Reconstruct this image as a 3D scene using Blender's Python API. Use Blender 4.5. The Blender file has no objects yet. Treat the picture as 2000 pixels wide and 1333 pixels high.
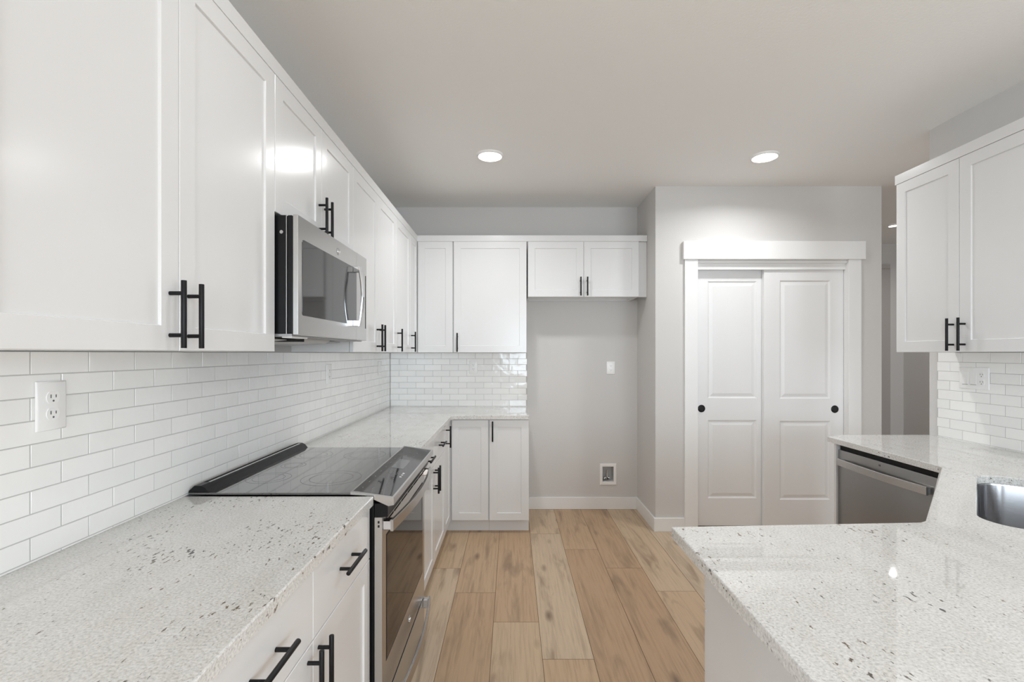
import bpy, bmesh, math, random
from mathutils import Matrix, Vector
random.seed(7)
SC = bpy.context.scene
COL = SC.collection
PI = math.pi

# ------------------------------------------------------------------ camera
F_PX, EYE = 945.0, 1.415
cam = bpy.data.cameras.new('camera')
cam.sensor_fit = 'HORIZONTAL'; cam.sensor_width = 36.0
cam.lens = F_PX / 2000.0 * 36.0
cam.shift_x = 0.0
cam.shift_y = 24.0 / 2000.0
cam.clip_start = 0.02
cam_o = bpy.data.objects.new('camera', cam)
cam_o.location = (0, 0, EYE); cam_o.rotation_euler = (PI / 2, 0, 0)
COL.objects.link(cam_o)
SC.camera = cam_o

# ------------------------------------------------------------------ render look
SC.view_settings.view_transform = 'Standard'
SC.view_settings.look = 'None'
SC.view_settings.gamma = 1.0
SC.view_settings.use_curve_mapping = False
SC.view_settings.exposure = 0.36
cy = SC.cycles
cy.use_denoising = True
cy.max_bounces = 12; cy.diffuse_bounces = 8; cy.glossy_bounces = 5
cy.sample_clamp_indirect = 6.0
cy.caustics_reflective = False; cy.caustics_refractive = False

# ------------------------------------------------------------------ daylight and lamps
H = 2.743                                   # ceiling height
W = bpy.data.worlds.new('daylight'); SC.world = W; W.use_nodes = True
W.node_tree.nodes['Background'].inputs[0].default_value = (0.80, 0.90, 1.0, 1)
W.node_tree.nodes['Background'].inputs[1].default_value = 2.3

def area(name, loc, rot, sx, sy, power, color, spread=PI, shape='RECTANGLE'):
    l = bpy.data.lights.new(name, 'AREA'); l.shape = shape
    l.size = sx; l.size_y = sy; l.energy = power; l.color = color; l.spread = spread
    o = bpy.data.objects.new(name, l); o.location = loc; o.rotation_euler = rot
    COL.objects.link(o); return o
DOWN = 0.42          # skylight enters sloping down to the floor
DAY = (0.80, 0.91, 1.0)
LAMP = (0.985, 0.995, 1.0)
# rear wall windows (behind the camera) and the side window of the living end
REAR_WIN = [(-0.2, 1.6, 0.75, 2.35), (2.1, 4.1, 0.05, 2.35)]
for (x0, x1, z0, z1) in REAR_WIN:
    area('window_light', ((x0 + x1) / 2, -4.20, (z0 + z1) / 2), (PI / 2 - DOWN, 0, 0), x1 - x0, z1 - z0, 40, DAY, 2.5)
SIDE_WIN = (-3.4, -1.2, 0.75, 2.35)
area('window_light', (4.40, (SIDE_WIN[0] + SIDE_WIN[1]) / 2, (SIDE_WIN[2] + SIDE_WIN[3]) / 2),
     (0, PI / 2 - DOWN, 0), SIDE_WIN[3] - SIDE_WIN[2], SIDE_WIN[1] - SIDE_WIN[0], 25, DAY, 2.5)
ADDED_LEFT_WIN = (-3.4, -0.9, 0.75, 2.35)  # unseen window, added to light the peninsula, right cabinets and ceiling
area('window_light', (-0.78, (ADDED_LEFT_WIN[0] + ADDED_LEFT_WIN[1]) / 2, (ADDED_LEFT_WIN[2] + ADDED_LEFT_WIN[3]) / 2),
     (0, -PI / 2 + DOWN, 0), ADDED_LEFT_WIN[3] - ADDED_LEFT_WIN[2], ADDED_LEFT_WIN[1] - ADDED_LEFT_WIN[0], 60, DAY, 2.5)
# recessed ceiling lamps: those in view get a fitting further down
CANS = [(-0.147, 3.238), (1.70, 3.255), (3.94, 5.0)]
CANS_UNSEEN = [(-0.147, 1.25), (1.70, 1.25), (0.6, -1.6), (2.6, -1.6), (3.94, 2.4)]
for i, (x, y) in enumerate(CANS + CANS_UNSEEN):
    area('ceiling_lamp', (x, y, H - 0.03), (0, 0, 0), 0.15 if i != 2 else .04, 0.15, (7.3, 7.2, 4.5, 2.5, 2.8, 5, 5, 1)[i], LAMP, 2.75, shape='DISK')

# ------------------------------------------------------------------ materials
MATS = {}
def nm(name):
    m = bpy.data.materials.new(name); m.use_nodes = True
    MATS[name] = m
    return m, m.node_tree, m.node_tree.nodes['Principled BSDF']
def simple(name, col, rough=0.5, metal=0.0, spec=0.5, **kw):
    m, nt, b = nm(name)
    b.inputs['Base Color'].default_value = (*col, 1)
    b.inputs['Roughness'].default_value = rough
    b.inputs['Metallic'].default_value = metal
    b.inputs['Specular IOR Level'].default_value = spec
    for k, v in kw.items():
        b.inputs[k].default_value = v
    return m
def N(nt, t, **kw):
    n = nt.nodes.new(t)
    for k, v in kw.items():
        if k in n.inputs: n.inputs[k].default_value = v
        else: setattr(n, k, v)
    return n
def ramp(nt, stops):
    r = nt.nodes.new('ShaderNodeValToRGB'); e = r.color_ramp.elements
    while len(e) < len(stops): e.new(0.5)
    for i, (p, c) in enumerate(stops):
        e[i].position = p; e[i].color = (*c, 1) if len(c) == 3 else c
    return r
def mixc(nt, fac, a, b, blend='MIX'):
    n = nt.nodes.new('ShaderNodeMix'); n.data_type = 'RGBA'; n.blend_type = blend
    for sock, v in ((n.inputs[0], fac), (n.inputs[6], a), (n.inputs[7], b)):
        if hasattr(v, 'node') or hasattr(v, 'is_linked'): nt.links.new(v, sock)
        elif isinstance(v, tuple): sock.default_value = (*v, 1) if len(v) == 3 else v
        else: sock.default_value = v
    return n.outputs[2]
def coords(nt, scale=(1, 1, 1)):
    tc = N(nt, 'ShaderNodeTexCoord'); mp = N(nt, 'ShaderNodeMapping')
    mp.inputs['Scale'].default_value = scale
    nt.links.new(tc.outputs['Object'], mp.inputs['Vector'])
    return mp.outputs['Vector']
def bump(nt, bsdf, height, strength, dist):
    b = N(nt, 'ShaderNodeBump'); b.inputs['Strength'].default_value = strength
    b.inputs['Distance'].default_value = dist
    nt.links.new(height, b.inputs['Height']); nt.links.new(b.outputs['Normal'], bsdf.inputs['Normal'])

simple('cabinet_paint', (0.725, 0.725, 0.725), 0.20)
simple('cabinet_inside', (0.62, 0.60, 0.56), 0.6)
simple('trim_paint', (0.83, 0.83, 0.825), 0.38)
simple('door_paint', (0.80, 0.80, 0.80), 0.40)
def plaster(name, col, scale, strength):
    m, nt, b = nm(name)
    b.inputs['Base Color'].default_value = (*col, 1); b.inputs['Roughness'].default_value = 0.75
    b.inputs['Specular IOR Level'].default_value = 0.25
    n = N(nt, 'ShaderNodeTexNoise', Scale=scale, Detail=3.0)
    nt.links.new(coords(nt), n.inputs['Vector']); bump(nt, b, n.outputs['Fac'], strength, 0.002)
plaster('wall_paint', (0.645, 0.632, 0.618), 140, 0.25)
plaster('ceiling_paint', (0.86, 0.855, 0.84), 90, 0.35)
simple('hall_shade_paint', (0.46, 0.43, 0.41), 0.5)  # shade at the hall end put into the colour of door and header
simple('black_handle', (0.004, 0.004, 0.005), 0.42, 0.0, 0.3)
simple('black_plastic', (0.007, 0.007, 0.008), 0.30, 0.0, 0.25)
simple('dark_gap', (0.01, 0.01, 0.01), 0.8)
simple('black_glass', (0.012, 0.012, 0.013), 0.05, 0.0, 0.9)
simple('oven_glass', (0.006, 0.005, 0.005), 0.04, 0.0, 0.3)
simple('cooktop_glass', (0.012, 0.012, 0.012), 0.05, 0.0, 0.5, **{'IOR': 2.4, 'Coat Weight': 1.0, 'Coat Roughness': 0.04, 'Coat IOR': 1.7})
simple('display_glass', (0.16, 0.165, 0.17), 0.12)
simple('legend_print', (0.20, 0.20, 0.20), 0.5)
simple('legend_bright', (0.85, 0.85, 0.85), 0.5)
simple('chrome', (0.72, 0.73, 0.75), 0.07, 1.0)
simple('plastic_white', (0.89, 0.885, 0.875), 0.28)
simple('plastic_slot', (0.13, 0.125, 0.12), 0.6)
simple('galvanised', (0.42, 0.42, 0.43), 0.45, 0.6)
simple('filter_box', (0.62, 0.62, 0.62), 0.5)
simple('filter_mesh', (0.55, 0.53, 0.50), 0.45, 0.7)
simple('grout', (0.52, 0.515, 0.505), 0.9)
simple('emblem_metal', (0.62, 0.62, 0.63), 0.15, 1.0)
m, nt, b = nm('lamp_lens')
b.inputs['Base Color'].default_value = (1, 1, 1, 1)
b.inputs['Emission Color'].default_value = (1, 0.97, 0.92, 1); b.inputs['Emission Strength'].default_value = 6.0

def brushed(name, col, rough, axis_scale):
    m, nt, b = nm(name)
    b.inputs['Metallic'].default_value = 1.0; b.inputs['Base Color'].default_value = (*col, 1)
    n = N(nt, 'ShaderNodeTexNoise', Scale=1.0, Detail=4.0)
    nt.links.new(coords(nt, axis_scale), n.inputs['Vector'])
    mr = N(nt, 'ShaderNodeMapRange'); mr.inputs['To Min'].default_value = rough - 0.03; mr.inputs['To Max'].default_value = rough + 0.04
    nt.links.new(n.outputs['Fac'], mr.inputs['Value']); nt.links.new(mr.outputs['Result'], b.inputs['Roughness'])
brushed('steel', (0.56, 0.55, 0.54), 0.25, (6, 6, 300))
brushed('steel_sink', (0.40, 0.40, 0.41), 0.20, (12, 12, 500))
brushed('steel_dark', (0.33, 0.32, 0.31), 0.30, (20, 20, 900))

# glazed hand-made tile, slightly uneven; every tile carries its own tint
m, nt, b = nm('tile_glaze')
at = N(nt, 'ShaderNodeAttribute', attribute_name='tint')
r = ramp(nt, [(0.0, (0.87, 0.87, 0.855)), (0.5, (0.90, 0.895, 0.88)), (1.0, (0.92, 0.915, 0.90))])
nt.links.new(at.outputs['Fac'], r.inputs['Fac'])
nt.links.new(r.outputs['Color'], b.inputs['Base Color'])
b.inputs['Roughness'].default_value = 0.10; b.inputs['Specular IOR Level'].default_value = 0.55
n = N(nt, 'ShaderNodeTexNoise', Scale=14.0, Detail=2.0)
nt.links.new(coords(nt), n.inputs['Vector']); bump(nt, b, n.outputs['Fac'], 0.35, 0.006)

# speckled pale granite
m, nt, b = nm('granite')
v0 = coords(nt)
tc = N(nt, 'ShaderNodeTexCoord'); mp = N(nt, 'ShaderNodeMapping')
mp.inputs['Rotation'].default_value = (0, 0, 0.45); mp.inputs['Scale'].default_value = (1.9, 0.8, 1.2)
nt.links.new(tc.outputs['Object'], mp.inputs['Vector']); v1 = mp.outputs['Vector']
fine = N(nt, 'ShaderNodeTexNoise', Scale=185.0, Detail=3.0, Roughness=0.65); nt.links.new(v0, fine.inputs['Vector'])
r1 = ramp(nt, [(0.28, (0.42, 0.41, 0.40)), (0.44, (0.63, 0.625, 0.61)), (0.58, (0.735, 0.73, 0.715)), (0.75, (0.83, 0.825, 0.815))])
nt.links.new(fine.outputs['Fac'], r1.inputs['Fac'])
mid = N(nt, 'ShaderNodeTexNoise', Scale=9.0, Detail=3.0, Roughness=0.6); nt.links.new(v1, mid.inputs['Vector'])
r2 = ramp(nt, [(0.36, (0.94, 0.935, 0.92)), (0.62, (1.0, 1.0, 1.0))])
nt.links.new(mid.outputs['Fac'], r2.inputs['Fac'])
base = mixc(nt, 1.0, r1.outputs['Color'], r2.outputs['Color'], 'MULTIPLY')
fl = N(nt, 'ShaderNodeTexNoise', Scale=62.0, Detail=3.0, Roughness=0.55); nt.links.new(v1, fl.inputs['Vector'])
cl = N(nt, 'ShaderNodeTexNoise', Scale=5.0, Detail=2.0); nt.links.new(v0, cl.inputs['Vector'])
add = N(nt, 'ShaderNodeMath', operation='MULTIPLY_ADD'); add.inputs[1].default_value = 0.35
nt.links.new(cl.outputs['Fac'], add.inputs[0]); nt.links.new(fl.outputs['Fac'], add.inputs[2])
r3 = ramp(nt, [(0.838, (0, 0, 0)), (0.885, (1, 1, 1))])
nt.links.new(add.outputs[0], r3.inputs['Fac'])
hue = N(nt, 'ShaderNodeTexNoise', Scale=7.0); nt.links.new(v0, hue.inputs['Vector'])
r4 = ramp(nt, [(0.40, (0.07, 0.07, 0.075)), (0.60, (0.20, 0.16, 0.12))]); nt.links.new(hue.outputs['Fac'], r4.inputs['Fac'])
colr = mixc(nt, r3.outputs['Color'], base, r4.outputs['Color'])
nt.links.new(colr, b.inputs['Base Color'])
b.inputs['Roughness'].default_value = 0.025; b.inputs['Specular IOR Level'].default_value = 0.55

# oak-look planks: one random number per plank in attribute 'plank'
m, nt, b = nm('oak_plank')
at = N(nt, 'ShaderNodeAttribute', attribute_name='plank')
tc = N(nt, 'ShaderNodeTexCoord')
off = N(nt, 'ShaderNodeVectorMath', operation='SCALE'); off.inputs[0].default_value = (3.7, 17.3, 9.1)
mul = N(nt, 'ShaderNodeMath', operation='MULTIPLY'); mul.inputs[1].default_value = 40.0
nt.links.new(at.outputs['Fac'], mul.inputs[0]); nt.links.new(mul.outputs[0], off.inputs['Scale'])
va = N(nt, 'ShaderNodeVectorMath', operation='ADD')
nt.links.new(tc.outputs['Object'], va.inputs[0]); nt.links.new(off.outputs[0], va.inputs[1])
def mapped(s):
    mp = N(nt, 'ShaderNodeMapping'); mp.inputs['Scale'].default_value = s
    nt.links.new(va.outputs[0], mp.inputs['Vector']); return mp.outputs['Vector']
tone = ramp(nt, [(0.0, (0.40, 0.255, 0.150)), (0.35, (0.48, 0.33, 0.205)), (0.6, (0.54, 0.40, 0.265)), (1.0, (0.57, 0.46, 0.35))])
nt.links.new(at.outputs['Fac'], tone.inputs['Fac'])
warp = N(nt, 'ShaderNodeTexNoise', Scale=1.0, Detail=2.0); nt.links.new(mapped((5, 1.2, 5)), warp.inputs['Vector'])
gr = N(nt, 'ShaderNodeTexNoise', Scale=1.0, Detail=6.0, Roughness=0.62, Distortion=0.4)
nt.links.new(mapped((85, 3.2, 20)), gr.inputs['Vector'])
g1 = ramp(nt, [(0.30, (0.78, 0.76, 0.74)), (0.52, (1, 1, 1)), (0.8, (1.07, 1.06, 1.05))]); nt.links.new(gr.outputs['Fac'], g1.inputs['Fac'])
c1 = mixc(nt, 1.0, tone.outputs['Color'], g1.outputs['Color'], 'MULTIPLY')
bl = N(nt, 'ShaderNodeTexNoise', Scale=1.0, Detail=3.0, Roughness=0.55, Distortion=0.6)
nt.links.new(mapped((13, 2.0, 5)), bl.inputs['Vector'])
g2 = ramp(nt, [(0.53, (0, 0, 0)), (0.76, (1, 1, 1))]); nt.links.new(bl.outputs['Fac'], g2.inputs['Fac'])
m1 = N(nt, 'ShaderNodeMath', operation='MULTIPLY'); m1.inputs[1].default_value = 0.85
nt.links.new(g2.outputs['Color'], m1.inputs[0])
c2 = mixc(nt, m1.outputs[0], c1, (0.24, 0.16, 0.105))
kn = N(nt, 'ShaderNodeTexVoronoi', Scale=1.0, Randomness=1.0); nt.links.new(mapped((6.2, 2.1, 3)), kn.inputs['Vector'])
g3 = ramp(nt, [(0.03, (1, 1, 1)), (0.16, (0, 0, 0))]); nt.links.new(kn.outputs['Distance'], g3.inputs['Fac'])
m2 = N(nt, 'ShaderNodeMath', operation='MULTIPLY'); m2.inputs[1].default_value = 0.85
nt.links.new(g3.outputs['Color'], m2.inputs[0])
c3 = mixc(nt, m2.outputs[0], c2, (0.16, 0.10, 0.065))
nt.links.new(c3, b.inputs['Base Color'])
b.inputs['Roughness'].default_value = 0.42; b.inputs['Specular IOR Level'].default_value = 0.4
bump(nt, b, gr.outputs['Fac'], 0.12, 0.001)
simple('plank_core', (0.11, 0.07, 0.04), 0.8)
M = MATS

# ------------------------------------------------------------------ mesh helpers
def link(name, mesh, parent=None, mat=None):
    o = bpy.data.objects.new(name, mesh); COL.objects.link(o)
    if parent is not None: o.parent = parent
    if mat is not None and not mesh.materials: mesh.materials.append(M[mat])
    return o
def obj(name, bm, mat, parent=None, smooth=None, loc=None, fix=True):
    if fix: bmesh.ops.recalc_face_normals(bm, faces=bm.faces)
    me = bpy.data.meshes.new(name); bm.to_mesh(me); bm.free()
    me.materials.append(M[mat])
    if smooth is not None:
        me.polygons.foreach_set('use_smooth', [True] * len(me.polygons))
        me.set_sharp_from_angle(angle=math.radians(smooth))
    o = link(name, me, parent)
    if loc is not None: o.location = loc
    return o
def pieces(name, bm, mat, parent=None, smooth=None, loc=None):
    """one object for every separate piece of bm"""
    bm.verts.ensure_lookup_table(); left = set(bm.verts); out = []
    while left:
        v = left.pop(); isl = {v}; st = [v]
        while st:
            for e in st.pop().link_edges:
                for w_ in e.verts:
                    if w_ in left: left.discard(w_); isl.add(w_); st.append(w_)
        out.append(isl)
    made = []
    for isl in sorted(out, key=lambda q: min((v.co.x, v.co.z) for v in q)):
        t = bmesh.new(); mp = {v: t.verts.new(v.co) for v in isl}
        for f in bm.faces:
            if f.verts[0] in isl: t.faces.new([mp[v] for v in f.verts])
        made.append(obj(name, t, mat, parent, smooth, loc))
    bm.free(); return made
def thing(name, label, cat, loc=(0, 0, 0), rotz=0.0, group=None):
    o = bpy.data.objects.new(name, None); COL.objects.link(o)
    o.empty_display_size = 0.1
    o.location = loc; o.rotation_euler = (0, 0, rotz)
    return tag(o, label, cat, group)
def tag(o, label, cat, group=None):
    o['label'] = label; o['category'] = cat
    if group: o['group'] = group
    return o
def struct(name, bm, mat, parent=None, smooth=None):
    o = obj(name, bm, mat, parent, smooth)
    if parent is None: o['kind'] = 'structure'
    return o
def box(bm, x0, x1, y0, y1, z0, z1, bev=0.0, seg=1):
    t = bmesh.new()
    vs = [t.verts.new(p) for p in ((x0, y0, z0), (x1, y0, z0), (x1, y1, z0), (x0, y1, z0), (x0, y0, z1), (x1, y0, z1), (x1, y1, z1), (x0, y1, z1))]
    for f in ((0, 3, 2, 1), (4, 5, 6, 7), (0, 1, 5, 4), (1, 2, 6, 5), (2, 3, 7, 6), (3, 0, 4, 7)):
        t.faces.new([vs[i] for i in f])
    if bev > 0:
        bmesh.ops.bevel(t, geom=t.edges[:], offset=bev, segments=seg, profile=0.5, affect='EDGES')
    merge(bm, t)
def merge(bm, t):
    me = bpy.data.meshes.new('tmp'); t.to_mesh(me); t.free(); bm.from_mesh(me); bpy.data.meshes.remove(me)
def B(*a, **k):
    bm = bmesh.new(); box(bm, *a, **k); return bm
def cyl(bm, p0, p1, r0, r1=None, seg=20, bev=0.0):
    r1 = r0 if r1 is None else r1
    p0, p1 = Vector(p0), Vector(p1); d = p1 - p0; L = d.length
    t = bmesh.new()
    bmesh.ops.create_cone(t, cap_ends=True, segments=seg, radius1=r0, radius2=r1, depth=L)
    if bev > 0:
        es = [e for e in t.edges if abs(e.verts[0].co.z - e.verts[1].co.z) < 1e-6]
        bmesh.ops.bevel(t, geom=es, offset=bev, segments=2, profile=0.5, affect='EDGES')
    q = Vector((0, 0, 1)).rotation_difference(d.normalized())
    t.transform(Matrix.Translation((p0 + p1) / 2) @ q.to_matrix().to_4x4())
    merge(bm, t)
def prism(bm, pts, holes, to3, h0, h1, bev_top=0.0):
    """polygon (with holes) in a plane, thickened from h0 to h1; to3(u, v, h) -> xyz"""
    t = bmesh.new()
    loops = [pts] + list(holes)
    es = []; lv = []
    for lp in loops:
        vs = [t.verts.new((u, v, 0)) for u, v in lp]; lv.append(vs)
        for i in range(len(vs)): es.append(t.edges.new((vs[i], vs[(i + 1) % len(vs)])))
    if holes: bmesh.ops.triangle_fill(t, use_beauty=True, use_dissolve=False, edges=es)
    else: t.faces.new(lv[0])
    for v in t.verts: v.co.z = h1
    top = t.faces[:]
    low = {}
    for vs in lv:
        for v in vs: low[v] = t.verts.new((v.co.x, v.co.y, h0))
    for f in top: t.faces.new([low[v] for v in reversed(f.verts)])
    rim = []
    for vs in lv:
        n = len(vs)
        for i in range(n):
            a, c = vs[i], vs[(i + 1) % n]
            t.faces.new((a, c, low[c], low[a])); rim.append(t.edges.get((a, c)))
    bmesh.ops.recalc_face_normals(t, faces=t.faces)
    if bev_top > 0:
        bmesh.ops.bevel(t, geom=rim, offset=bev_top, segments=2, profile=0.5, affect='EDGES')
    for v in t.verts: v.co = Vector(to3(v.co.x, v.co.y, v.co.z))
    bmesh.ops.recalc_face_normals(t, faces=t.faces)
    merge(bm, t)
def XY(u, v, h): return (u, v, h)
def rect(x0, x1, y0, y1): return [(x0, y0), (x1, y0), (x1, y1), (x0, y1)]
def panel_mesh(w, h, t, panels, rings, edge=0.0015):
    """slab 0..w, 0..h, front at y=0 with recessed panels; rings = (inset, depth) steps of every panel"""
    bm = bmesh.new()
    P = lambda u, d, v: bm.verts.new((u, d, v))
    out = [P(edge, 0, edge), P(w - edge, 0, edge), P(w - edge, 0, h - edge), P(edge, 0, h - edge)]
    mid = [P(0, edge, 0), P(w, edge, 0), P(w, edge, h), P(0, edge, h)]
    bk = [P(0, t, 0), P(w, t, 0), P(w, t, h), P(0, t, h)]
    es = [bm.edges.new((out[i], out[(i + 1) % 4])) for i in range(4)]
    holes = []
    for (x0, x1, z0, z1) in panels:
        hl = [P(x0, 0, z0), P(x1, 0, z0), P(x1, 0, z1), P(x0, 0, z1)]; holes.append(hl)
        es += [bm.edges.new((hl[i], hl[(i + 1) % 4])) for i in range(4)]
    if panels: bmesh.ops.triangle_fill(bm, use_beauty=True, edges=es)
    else: bm.faces.new(out)
    for i in range(4):
        j = (i + 1) % 4
        bm.faces.new((out[i], out[j], mid[j], mid[i])); bm.faces.new((mid[i], mid[j], bk[j], bk[i]))
    bm.faces.new(bk)
    for (x0, x1, z0, z1), hl in zip(panels, holes):
        prev = hl
        for ins, d in rings:
            cur = [P(x0 + ins, d, z0 + ins), P(x1 - ins, d, z0 + ins), P(x1 - ins, d, z1 - ins), P(x0 + ins, d, z1 - ins)]
            for i in range(4):
                j = (i + 1) % 4; bm.faces.new((prev[i], prev[j], cur[j], cur[i]))
            prev = cur
        bm.faces.new(prev)
    bmesh.ops.recalc_face_normals(bm, faces=bm.faces)
    return bm
def sweep(bm, path, prof, closed_ends=True):
    """profile rectangle (list of (a, b)) carried along path = [(pos, axisA, axisB)]"""
    rings = []
    for p, A, Bv in path:
        rings.append([bm.verts.new(Vector(p) + Vector(A) * a + Vector(Bv) * b) for a, b in prof])
    n = len(prof)
    for k in range(len(rings) - 1):
        for i in range(n):
            j = (i + 1) % n; bm.faces.new((rings[k][i], rings[k][j], rings[k + 1][j], rings[k + 1][i]))
    if closed_ends: bm.faces.new(rings[0]); bm.faces.new(list(reversed(rings[-1])))

# ------------------------------------------------------------------ room shell
LW, BW = -1.115, 4.40            # left wall face, back wall face
AX, PY = 1.140, 3.845            # alcove side wall face, pantry wall face
PX1 = 2.937                      # free corner of the pantry wall
RW, RY = 2.485, 2.88             # right wall face, its free end
HX, HY, RY0 = 4.75, 5.87, -4.5   # far side wall, end of hall, rear wall
TL, TB, TR = LW + 0.010, BW - 0.010, RW - 0.010   # tile faces

# floor: separate planks on a dark core
def build_floor():
    bm = bmesh.new()
    lay = bm.loops.layers.float_color.new('plank')
    pitch, x_ref, g = 0.2387, -0.098, 0.0011
    joints = {-2: 3.18, -1: 2.858, 0: 2.545, 1: 2.236, 2: 3.487, 3: 3.185, 4: 2.874}
    L = 1.555
    tones = {(-2, 0): .55, (-1, 0): .45, (0, 0): .30, (1, 0): .75, (2, 0): .38, (3, 0): .22, (4, 0): .62}
    for c in range(-5, 21):
        x0 = x_ref + c * pitch; x1 = x0 + pitch
        x0c, x1c = max(x0, LW), min(x1, HX)
        if x1c - x0c < 0.01: continue
        j0 = joints.get(c, random.uniform(2.0, 3.5))
        k = int((RY0 - j0) / L) - 1
        while j0 + k * L < HY:
            y0, y1 = max(j0 + k * L, RY0), min(j0 + (k + 1) * L, HY)
            if y1 - y0 > 0.01:
                t = tones.get((c, k), random.random())
                t = min(1, max(0, t)) * 0.9 + random.random() * 0.1
                z, s = 0.0, 0.0012
                a = [(x0c + g, y0 + g), (x1c - g, y0 + g), (x1c - g, y1 - g), (x0c + g, y1 - g)]
                bq = [(x0c, y0), (x1c, y0), (x1c, y1), (x0c, y1)]
                va = [bm.verts.new((p[0], p[1], z)) for p in a]; vb = [bm.verts.new((p[0], p[1], z - 0.0016)) for p in bq]
                fs = [bm.faces.new(va)] + [bm.faces.new((vb[i], vb[(i + 1) % 4], va[(i + 1) % 4], va[i])) for i in range(4)]
                for n_, f in enumerate(fs):
                    f.material_index = 0 if n_ == 0 else 1
                    for lp in f.loops: lp[lay] = (t, t, t, 1)
            k += 1
    box(bm, LW - .1, HX + .1, RY0 - .1, HY + .1, -0.08, -0.004)
    for f in bm.faces:
        if len(f.verts) == 4 and f.calc_center_median().z < -0.003: f.material_index = 1
    me = bpy.data.meshes.new('floor'); bm.to_mesh(me); bm.free()
    me.materials.append(M['oak_plank']); me.materials.append(M['plank_core'])
    o = link('floor', me); o['kind'] = 'structure'
build_floor()
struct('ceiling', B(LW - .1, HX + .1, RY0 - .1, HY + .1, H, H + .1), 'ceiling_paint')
bm = bmesh.new()
prism(bm, rect(RY0 - .1, BW + .1, 0, H), [rect(*ADDED_LEFT_WIN)], lambda u, v, h: (h, u, v), LW - .1, LW)
struct('wall_left', bm, 'wall_paint')
VB = (0.822, 0.924, 0.247, 0.385)     # hole of the water box in the back wall
bm = bmesh.new()
prism(bm, rect(LW, AX + .02, 0, H), [rect(*VB)], lambda u, v, h: (u, h, v), BW + .11, BW)
struct('wall_back', bm, 'wall_paint')
struct('wall_alcove', B(AX, AX + .1, PY + .115, BW + .11, 0, H), 'wall_paint')
OP = (1.455, 2.680, 2.150)            # pantry opening
bm = bmesh.new()
prism(bm, [(AX, 0), (OP[0], 0), (OP[0], OP[2]), (OP[1], OP[2]), (OP[1], 0), (PX1, 0), (PX1, H), (AX, H)], [],
      lambda u, v, h: (u, h, v), PY + .115, PY)
struct('wall_pantry', bm, 'wall_paint')
struct('wall_pantry_side', B(PX1 - .115, PX1, PY + .115, HY + .1, 0, H), 'wall_paint')
struct('wall_pantry_rear', B(AX + .1, PX1 - .115, BW + .35, BW + .45, 0, H), 'wall_paint')
struct('wall_hall_end', B(PX1, HX + .1, HY, HY + .1, 0, H), 'wall_paint')
bm = bmesh.new()
prism(bm, rect(RY0 - .1, HY, 0, H), [rect(*SIDE_WIN)], lambda u, v, h: (h, u, v), HX + .1, HX)
struct('wall_far_right', bm, 'wall_paint')
struct('wall_right', B(RW, RW + .12, 0.30, RY, 0, H), 'wall_paint')
bm = bmesh.new()
prism(bm, rect(LW, HX + .1, 0, H), [rect(*w) for w in REAR_WIN], lambda u, v, h: (u, h, v), RY0 - .1, RY0)
struct('wall_rear', bm, 'wall_paint')

# baseboards
BH, BT = 0.108, 0.014
struct('baseboard_back', B(0.15, AX, BW - BT, BW, 0, BH, bev=.002), 'trim_paint')
struct('baseboard_alcove', B(AX - BT, AX, PY, BW - BT, 0, BH, bev=.002), 'trim_paint')
bm = bmesh.new(); box(bm, AX - BT, 1.367, PY - BT, PY, 0, BH, bev=.002)
struct('baseboard_pantry', bm, 'trim_paint')
struct('baseboard_pantry_right', B(2.762, PX1, PY - BT, PY, 0, BH, bev=.002), 'trim_paint')
struct('baseboard_hall', B(PX1, HX, HY - BT, HY, 0, BH, bev=.002), 'trim_paint')
struct('baseboard_far_right', B(HX - BT, HX, RY0, HY - BT, 0, BH, bev=.002), 'trim_paint')

# pantry door casing
struct('trim_1', B(1.367, 1.471, PY - .020, PY, 0, 2.157, bev=.002), 'trim_paint')
struct('trim_2', B(2.664, 2.764, PY - .020, PY, 0, 2.157, bev=.002), 'trim_paint')
struct('trim_3', B(1.352, 2.788, PY - .036, PY, 2.157, 2.300, bev=.002), 'trim_paint')
bm = bmesh.new()                      # jambs and head with the track fascia
box(bm, 1.455, 1.471, PY, PY + .115, 0, 2.150); box(bm, 2.664, 2.680, PY, PY + .115, 0, 2.150)
box(bm, 1.471, 2.664, PY, PY + .115, 2.134, 2.150)
box(bm, 1.471, 2.664, PY + .020, PY + .036, 2.085, 2.134)
struct('trim_4', bm, 'trim_paint')

# sliding doors: two moulded panels each
RINGS = [(0.004, 0.004), (0.010, 0.009), (0.016, 0.009), (0.040, 0.0025)]
def sliding_door(name, x0, x1, y, pull_x, panel_x):
    w = x1 - x0
    a, c = panel_x[0] - x0, panel_x[1] - x0
    z0 = 0.014
    bm = panel_mesh(w, 2.098 - z0, 0.034, [(a, c, 1.050 - z0, 2.000 - z0), (a, c, 0.238 - z0, 0.872 - z0)], RINGS)
    o = struct(name, bm, 'door_paint'); o.location = (x0, y, z0)
    p = bmesh.new(); cyl(p, (0, 0.001, 0), (0, -0.003, 0), 0.031, 0.029, 32)
    cyl(p, (0, -0.003, 0), (0, -0.0055, 0), 0.029, 0.025, 32)
    k = obj('flush_pull', p, 'black_handle', o, 35, (pull_x - x0, 0, 0.966 - z0)); k['label'] = 'round matte black flush pull'
    r_ = bmesh.new(); cyl(r_, (0, -0.0050, 0), (0, -0.0065, 0), 0.019, 0.019, 32)
    obj('pull_centre', r_, 'dark_gap', k, 35)
sliding_door('door_1', 1.474, 2.105, PY + .083, 1.538, (1.590, 1.985))
sliding_door('door_2', 2.024, 2.662, PY + .040, 2.592, (2.150, 2.555))

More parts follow.
